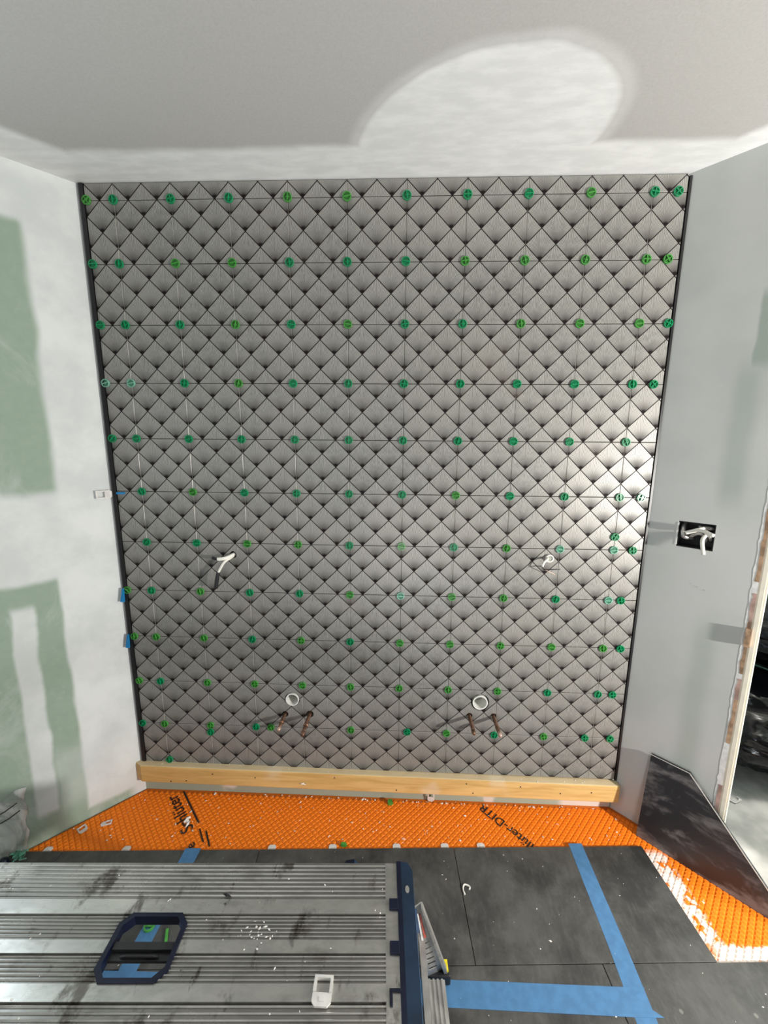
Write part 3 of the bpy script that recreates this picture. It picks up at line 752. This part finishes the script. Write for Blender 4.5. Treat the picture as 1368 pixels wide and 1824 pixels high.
flat_clip(-.245, -.203, 1.0, 'white square clip lying loose on the orange mat near the left wall')
flat_clip(-.200, -.172, -1.2, 'crumpled white clip beside the square clip on the orange mat, nearer the board', w=.02, h=.04)
m = clip_mb(lambda u, v, hh: (1.158 + u, .0 - hh, .008 + v * 1.1), .030, .042, .005)
single('leveling_clip', m, M['clip'], 'white clip standing upright against the wall under the pine board', 'clip', (1.17, -.002, .008))
b = MB(); b.tube([(2.50, .085, .004), (2.53, .055, .004), (2.56, .065, .010), (2.565, .085, .004)], .004, 6)
single('leveling_clip', b, M['clip'], 'bent white clip on the grey floor just inside the doorway', 'clip', (2.52, .06, 0))
for x, y, lab, hh in ((.993, -.022, 'small green plastic scrap beneath the pine board', .018), (.814, -.212, 'small leaf green spacer scrap at the front edge of the dark tiles', .010)):
    b = MB(); b.box((x - .009, y - .006, .0067), (x + .009, y + .006, .0067 + hh)); b.box((x - .012, y - .003, .0067), (x + .013, y + .004, .012))
    single('spacer_scrap', b, M['g_liter'], lab, 'scrap', (x, y, .0067))
# white lump on the lettering
b = MB(); b.blob((.150, -.142, .0095), .011, 3); b.blob((.158, -.155, .0095), .011, 8); b.tube([(.139, -.150, .010), (.146, -.136, .016), (.152, -.126, .011)], .0045, 6)
single('plaster_lump', b, M['crumb'], 'white plaster lump lying on the black lettering of the orange mat', 'lump', (.150, -.145, .0067))
b = MB(); b.tube(curve_pts([(1.262, -.372, .0185), (1.258, -.355, .020), (1.266, -.340, .0185), (1.283, -.346, .0185), (1.280, -.356, .0185)]), .0028, 6)
single('plastic_strip', b, M['crumb'], 'bent white plastic sliver on the dark tile joint right of the platform', 'scrap', (1.262, -.36, ZT))
# green bits below the platform opening
b = MB(); b.ring(circ(.222, -.508, .017, 16), circ(.222, -.508, .012, 16), ZT + .0012, ZT + .007); b.box((.206, -.511, ZT + .0012), (.238, -.506, ZT + .005))
single('tile_spacer', b, M['g_liter'], 'green round spacer on the floor seen through the upper opening of the platform', 'spacer', (.222, -.508, ZT))
b = MB(); b.box((-.004, -.018, 0), (.004, .018, .006)); b.v = [(x * .9 - y * .4 + .292, x * .4 + y * .9 - .53, z + ZT) for x, y, z in b.v]
single('spacer_scrap', b, M['g_liter'], 'thin green scrap on the floor seen through the right of the platform upper opening', 'scrap', (.292, -.53, ZT))

# crumbs scattered over mat and tiles
rnd = random.Random(11); b = MB()
for k in range(210):
    x = rnd.uniform(-.3, 2.0); y = rnd.uniform(-.24, -.008)
    if x - y < LW + .02 or x + y > RW - .03: continue
    if intile(x, y): continue
    b.blob((x, y, .0066), rnd.uniform(.0012, .004) * (1.4 if rnd.random() < .15 else 1), k)
for k in range(60): x = rnd.uniform(.2, 1.9); b.blob((x, rnd.uniform(-.010, -.001), .0066), rnd.uniform(.002, .006), 500 + k)
tag(part('mat_crumbs', b, M['crumb']), 'white thinset crumbs scattered over the orange mat', 'crumbs', kind='stuff')
b = MB()
for k in range(150):
    x = rnd.uniform(-.1, 2.2); y = rnd.uniform(-.85, -.2)
    u, v = tinv(x, y)
    if v < .01 or (v < TDE and u > TWI - .02): continue
    b.blob((x, y, ZT + .0002), rnd.uniform(.0008, .0026) * (1.8 if rnd.random() < .08 else 1), 900 + k, flat=.35)
tag(part('tile_crumbs', b, M['crumb']), 'pale crumbs scattered over the dark floor tiles', 'crumbs', kind='stuff')

# ------------------------------------------------------------------ left-hand litter: bag, green scrap, navy cap
b = MB(); N1, N2 = 12, 10
def bagpt(i, j):
    s_ = .385 + .26 * i / N1; z = .006 + .262 * j / N2
    zz = z + (.012 * math.sin(i * .9) if j == N2 else 0) - (.05 * (i / N1) if j == N2 else 0)
    bul = math.sin(math.pi * min(1, j / N2 + .08)) * .011 * math.sin(math.pi * min(1, (i + .6) / N1))
    s_ += .016 * (1 - j / N2) * (1 if i < 2 else 0) + .006 * math.sin(j * 1.7)
    d = .005 + bul + .005 * noise.noise(Vector((i * .8, j * .9, 1)))
    x, y = lp(s_, 0); return (x + d / S2, y - d / S2, zz)
vs = [bagpt(i, j) for i in range(N1 + 1) for j in range(N2 + 1)]
vs += [(lp(.385 + .26 * i / N1 + .016 * (1 - j / N2) * (1 if i < 2 else 0) + .006 * math.sin(j * 1.7), 0)[0] + .0015, lp(.385 + .26 * i / N1 + .016 * (1 - j / N2) * (1 if i < 2 else 0) + .006 * math.sin(j * 1.7), 0)[1] - .0015, bagpt(i, j)[2]) for i in range(N1 + 1) for j in range(N2 + 1)]
q = lambda i, j, k=0: k * (N1 + 1) * (N2 + 1) + i * (N2 + 1) + j
fs = []
for i in range(N1):
    for j in range(N2):
        fs.append((q(i, j), q(i + 1, j), q(i + 1, j + 1), q(i, j + 1))); fs.append((q(i, j, 1), q(i, j + 1, 1), q(i + 1, j + 1, 1), q(i + 1, j, 1)))
for i in range(N1): fs += [(q(i, 0), q(i, 0, 1), q(i + 1, 0, 1), q(i + 1, 0)), (q(i, N2), q(i + 1, N2), q(i + 1, N2, 1), q(i, N2, 1))]
for j in range(N2): fs += [(q(0, j), q(0, j + 1), q(0, j + 1, 1), q(0, j, 1)), (q(N1, j), q(N1, j, 1), q(N1, j + 1, 1), q(N1, j + 1))]
b.add(vs, fs)
at = (*lp(.5, -.01), .006)
bag = thing('plastic_bag', 'clear plastic bag leaning upright against the green left wall', 'bag', at)
part('bag_film', b, M['bagclear'], bag, smooth=True)
b = MB()
for z_, s_ in ((.222, .415), (.186, .410)):
    p1 = bagpt(1, 8); x, y = lp(s_, 0)
    def P_(s__, zq): x, y = lp(s__, 0); return (x + .020 / S2, y - .020 / S2, zq)
    b.tube([P_(s_ - .004, z_ + .010), P_(s_ + .03, z_ - .004), P_(s_ + .06, z_ - .008)], .0022, 6)
part('zip_strip', b, M['wnut'], bag)
b = MB(); rnd = random.Random(3)
for k in range(40):
    a = rnd.uniform(0, 6.28); rr = rnd.uniform(0, .018)
    c = Vector((-.383 + rr * math.cos(a), -.336 + rr * math.sin(a), .032 + rnd.uniform(0, .026)))
    b.tube([c, c + Vector((rnd.uniform(-.016, .016), rnd.uniform(-.016, .016), rnd.uniform(-.012, .012)))], .0028, 5)
single('green_netting', b, M['netgreen'], 'tangle of teal green plastic behind the platform at the foot of the left wall', 'scrap', (-.383, -.336, ZT))
b = MB(); b.tube([(-.420, -.358, ZT), (-.420, -.358, .038), (-.420, -.358, .053), (-.420, -.358, .058)], [.017, .017, .014, .004], 16)
single('bottle_cap', b, M['navy'], 'dark navy plastic cap at the far left behind the platform', 'cap', (-.420, -.358, ZT), smooth=True)

# ------------------------------------------------------------------ work platform
PH = .60; PR = math.radians(2.4)
plat = thing('work_platform', 'low aluminium work platform with ribbed deck, navy end caps and splayed ladder legs', 'platform', (.526, -.915, ZT), PR)
LZ = PH - ZT    # local height of the deck face
HX, HY, CH = .064, .050, .017
def hole_x(y):
    ay = abs(y)
    if ay >= HY: return None
    return HX - max(0, ay - (HY - CH))
# profile of the ribbed deck: list of (y, z)
prof = []
def ribs(y0, y1, n):
    p = (y1 - y0) / n
    for k in range(n):
        a = y0 + k * p
        prof.extend([(a, 0), (a + p * .30, 0), (a + p * .44, .0022), (a + p * .60, .0029), (a + p * .76, .0022), (a + p * .90, 0)])
def flat(y0, y1): prof.extend([(y0, -.0035), (y0 + .0018, .0019), (y1 - .0005, .0019)])
prof.append((-.1560, 0))
ribs(-.154, -.0790, 9); flat(-.0785, -.0525); ribs(-.0520, -.0125, 6); flat(-.0115, .0115); ribs(.0125, .0510, 6); flat(.0525, .0815); ribs(.0830, .1520, 8)
prof.append((.1560, 0))
ys = [p[0] for p in prof]
extra = [-HY, -(HY - CH), HY - CH, HY]
def zat(y):
    for (a, za), (c, zc) in zip(prof, prof[1:]):
        if a <= y <= c: return za + (zc - za) * (y - a) / max(1e-9, c - a)
    return 0
pts = sorted(set([(round(y, 6), round(z, 6)) for y, z in prof] + [(y, zat(y)) for y in extra]))
XE = .472
b = MB()
for (ya, za), (yb, zb) in zip(pts, pts[1:]):
    if yb - ya < 1e-7 and za == zb: continue
    ha, hb = hole_x(ya + 1e-7) , hole_x(yb - 1e-7)
    segs = [((-XE, -XE), (XE, XE))] if ha is None or hb is None else [((-XE, -XE), (-ha, -hb)), ((ha, hb), (XE, XE))]
    for (a0, b0), (a1, b1) in segs:
        b.add([(a0, ya, LZ + za), (a1, ya, LZ + za), (b1, yb, LZ + zb), (b0, yb, LZ + zb)], ((0, 1, 2, 3),))
        b.add([(a0, ya, LZ - .006), (b0, yb, LZ - .006), (b1, yb, LZ - .006), (a1, ya, LZ - .006)], ((0, 1, 2, 3),))
b.box((-.5, -.156, LZ - .045), (.5, -.1535, LZ - .0005)); b.box((-.5, .1535, LZ - .045), (.5, .156, LZ - .0005))
for sx in (-1, 1): b.box((min(sx * .472, sx * .4995), -.1545, LZ - .006), (max(sx * .472, sx * .4995), .1545, LZ + .0016))
part('deck', b, M['deck'], plat, local=True)
# hand-hold frame around the opening
def octo(hx, hy, c): return [(hx, -(hy - c)), (hx, hy - c), (hx - c, hy), (-(hx - c), hy), (-hx, hy - c), (-hx, -(hy - c)), (-(hx - c), -hy), (hx - c, -hy)]
b = MB(); b.ring(octo(HX + .005, HY + .004, CH + .001), octo(HX - .004, HY - .003, CH - .001), LZ + .0010, LZ + .0052)
b.ring(octo(HX - .001, HY - .001, CH), octo(HX - .0035, HY - .003, CH - .001), LZ - .016, LZ + .001)
hh = part('hand_hold_frame', b, M['navy'], plat, local=True)
b = MB(); b.box((-HX + .006, -.017, LZ - .012), (HX - .006, .008, LZ - .006)); b.box((-HX + .006, -.004, LZ - .006), (HX - .006, .008, LZ + .001))
b.tube([(-.036, -.012, LZ - .004), (-.028, -.012, LZ - .002), (.028, -.012, LZ - .002), (.036, -.012, LZ - .004)], .0026, 8)
part('grip_bar', b, M['wnut'], hh, local=True)
# end caps with three locking tabs
def endcap(s):
    b = MB()
    def X(v): return s * v
    P1 = [(X(.498), -.157), (X(.508), -.157), (X(.508), .157), (X(.498), .157)]
    P2 = [(X(.508), -.157), (X(.524), -.154), (X(.534), -.138), (X(.534), .138), (X(.524), .154), (X(.508), .157)]
    if s < 0: P1.reverse(); P2.reverse()
    b.prism(P1, LZ - .06, LZ + .0045); b.prism(P2, LZ - .055, LZ + .004, mi=1)
    ec = part('end_cap', b, [M['navy'], M['blue']], plat, local=True)
    b = MB()   # sloping blue skirt outside
    z1, z2 = LZ - .006, LZ - .10
    b.add([(X(.534), -.138, z1), (X(.534), .138, z1), (X(.543), .150, z2), (X(.543), -.150, z2), (X(.530), -.138, z1), (X(.530), .138, z1), (X(.538), .150, z2), (X(.538), -.150, z2)],
          ((0, 1, 2, 3), (7, 6, 5, 4), (0, 4, 5, 1), (3, 2, 6, 7), (1, 5, 6, 2), (0, 3, 7, 4)))
    part('skirt', b, M['bluel'], ec, local=True)
    for y in (.070, -.003, -.072):
        b = MB()
        if y < -.05: b.box((min(X(.478), X(.499)), y + .007, LZ + .0005), (max(X(.478), X(.499)), y + .011, LZ + .006)); b.box((min(X(.478), X(.484)), y - .011, LZ + .0005), (max(X(.478), X(.484)), y + .007, LZ + .006))
        else: b.box((min(X(.480), X(.499)), y - .010, LZ + .0005), (max(X(.480), X(.499)), y + .010, LZ + .0065))
        part('locking_tab', b, M['navy'], ec, local=True, bevel=.001)
    for y in (.098,):
        b = MB(); b.prism([(X(.520) + .0045 * math.cos(k * .524), y + .0075 * math.sin(k * .524)) for k in range(12)], LZ + .004, LZ + .0052)
        part('rivet', b, M['alu'], ec, local=True)
endcap(1); endcap(-1)
# splayed ladder legs
def legframe(s):
    top = .105; bot = .300
    for sy in (1, -1):
        # L-section rail: web facing sideways, flange outward; narrow at the top, wide at the foot
        A0 = Vector((s * .538, sy * top, LZ - .05)); A1 = Vector((s * .588, sy * (bot - .02), .03))
        B0 = Vector((s * .552, sy * (top + .008), LZ - .05)); B1 = Vector((s * .650, sy * bot, .03))
        n_ = Vector((0, -sy, 0)) * .003
        b = MB(); K = 10
        # web with square holes
        us = [0]; 
        hz = [.47, .55, .63, .71, .79, .87]
        def pt(u, v): # u down the rail 0..1, v across 0..1
            return A0.lerp(A1, u).lerp(B0.lerp(B1, u), v)
        breaks = [0]
        for h_ in hz: breaks += [h_, h_ + .042]
        breaks += [1]
        def quad(u0, u1, v0, v1):
            P = [pt(u0, v0), pt(u1, v0), pt(u1, v1), pt(u0, v1)]; Q = [p + n_ for p in P]
            b.add(P + Q, ((0, 1, 2, 3), (7, 6, 5, 4), (0, 4, 5, 1), (1, 5, 6, 2), (2, 6, 7, 3), (3, 7, 4, 0)))
        for k in range(len(breaks) - 1):
            if k % 2 == 0: quad(breaks[k], breaks[k + 1], 0, 1)
            else: quad(breaks[k], breaks[k + 1], 0, .32); quad(breaks[k], breaks[k + 1], .74, 1)
        rail = part('leg', b, M['alu'], plat, local=True)
        b = MB()
        for u0, u1 in ((0, 1),):
            P = [B0, B1, B1 + Vector((s * .010, sy * .0, 0)), B0 + Vector((s * .004, 0, 0))]
            Q = [p - Vector((0, sy * .014, 0)) for p in P]
            b.add(P + Q, ((0, 1, 2, 3), (7, 6, 5, 4), (0, 4, 5, 1), (1, 5, 6, 2), (2, 6, 7, 3), (3, 7, 4, 0)))
        part('rail_flange', b, M['alu'], rail, local=True)
        b = MB()
        for (va, vb, u0, u1, mi) in ((-.25, .20, .02, .30, 0), (.20, .34, .08, .44, 1), (.42, .60, .10, .40, 2), (.9, 1.15, .05, .30, 0)):
            P = [pt(u0, va), pt(u1, va), pt(u1, vb), pt(u0, vb)]; m2 = n_.normalized()
            Pa = [p + m2 * .0032 for p in P]; Pb = [p + m2 * .0045 for p in P]
            b.add(Pa + Pb, ((0, 1, 2, 3), (7, 6, 5, 4), (0, 4, 5, 1), (1, 5, 6, 2), (2, 6, 7, 3), (3, 7, 4, 0)), mi)
        part('side_sticker', b, [M['bluel'], M['white'], M['red']], rail, local=True)
        e = B1; bx_ = MB()
        bx_.box((min(s * .590, s * .668), sy * bot - .022, 0), (max(s * .590, s * .668), sy * bot + .016, .034))
        ft = part('foot', bx_, M['rubber'], rail, local=True, bevel=.004)
        bx_ = MB(); bx_.box((min(s * .652, s * .662), sy * bot - .012, .034), (max(s * .652, s * .662), sy * bot + .014, .040)); part('foot_stripe', bx_, M['yellow'], ft, local=True)
    # ribbed bottom rung
    b = MB(); xa, xb, zr = .594, .646, .055
    yb = bot - .040
    b.box((min(s * xa, s * xb), -yb, zr - .02), (max(s * xa, s * xb), yb, zr))
    for k in range(4):
        x = s * (xa + .008 + k * .012)
        b.box((x - .0025, -yb, zr), (x + .0025, yb, zr + .004))
    part('rung', b, M['alu'], plat, local=True)
    b = MB(); b.box((min(s * .556, s * .570), -.150, LZ * .60), (max(s * .556, s * .570), .150, LZ * .60 + .015))
    part('rung', b, M['alu'], plat, local=True)
legframe(1); legframe(-1)
# folding latch below the front edge
b = MB(); b.prism([(.395, .157), (.420, .157), (.418, .175), (.398, .172)], LZ - .09, LZ - .012); b.prism([(.420, .157), (.430, .157), (.424, .172), (.418, .175)], LZ - .09, LZ - .014, mi=1)
b.v = [(x - .020, y, z) for x, y, z in b.v]
part('folding_latch', b, [M['navy'], M['bluel']], plat, local=True)

# things on the deck
b = MB(); b.blob((.652, -.823, PH + .004), .007, 2, flat=.8); b.blob((.655, -.838, PH + .003), .004, 4)
single('black_crumb', b, M['wnut'], 'small black rubber crumb on the deck, up and right of the hand-hold', 'crumb', (.652, -.823, PH + .001))
m = clip_mb(lambda u, v, hh: (.870 + u, -.985 + v, PH + .0027 + hh), .034, .040, .0065)
single('leveling_clip', m, M['clip'], 'clear plastic clip lying on the ribbed deck near its right end', 'clip', (.887, -.965, PH + .0027))
rnd = random.Random(77); b = MB()
for k in range(60):
    x = rnd.uniform(.1, 1.0); y = rnd.uniform(-1.04, -.77)
    if abs(x - .526) < .08 and abs(y + .915) < .06: continue
    b.blob((x, y, PH + .0024), rnd.uniform(.0008, .0024), k, flat=.5)
for k in range(26): b.blob((.74 + rnd.gauss(0, .022), -.885 + rnd.gauss(0, .014), PH + .0025), rnd.uniform(.001, .0035), 300 + k, flat=.3)
dc = part('deck_crumbs', b, M['crumb']); tag(dc, 'white crumbs and flecks lying on the aluminium deck', 'crumbs', kind='stuff')

# ------------------------------------------------------------------ black rubbish bags in the hall
def rubbish_bag(c, r, seed, label):
    bm = bmesh.new(); bmesh.ops.create_icosphere(bm, subdivisions=5, radius=1)
    for v in bm.verts:
        p = v.co.copy(); f = 1 + .16 * noise.noise(p * 1.6 + Vector((seed, 0, 0)))
        f += .10 * (abs(noise.noise(p * 3.2 + Vector((0, seed, 0)))) - .2) + .075 * (1 - abs(noise.noise(Vector((p.x * 2.2 + p.z, p.y * 2.2, p.z * 8 + seed)))) * 2) ** 3 * .6 + .03 * abs(noise.noise(p * 9))
        co = Vector((p.x * r[0], p.y * r[1], p.z * r[2])) * f
        if co.z < -r[2] * .86: co.z = -r[2] * .86
        v.co = co
    me = bpy.data.meshes.new('rubbish_bag'); bm.to_mesh(me); bm.free(); me.materials.append(M['bag'])
    me.polygons.foreach_set('use_smooth', [True] * len(me.polygons))
    o = link('rubbish_bag', me, None, (c[0], c[1], c[2] + r[2] * .86)); tag(o, label, 'bag', 'black bags beyond the doorway')
rubbish_bag((2.90, .44, 0), (.47, .40, .27), 2, 'shiny black rubbish bag on the grey floor, lowest one seen through the doorway')
rubbish_bag((3.00, .50, .545), (.42, .38, .17), 9, 'shiny black rubbish bag on top of another, upper one seen through the doorway')
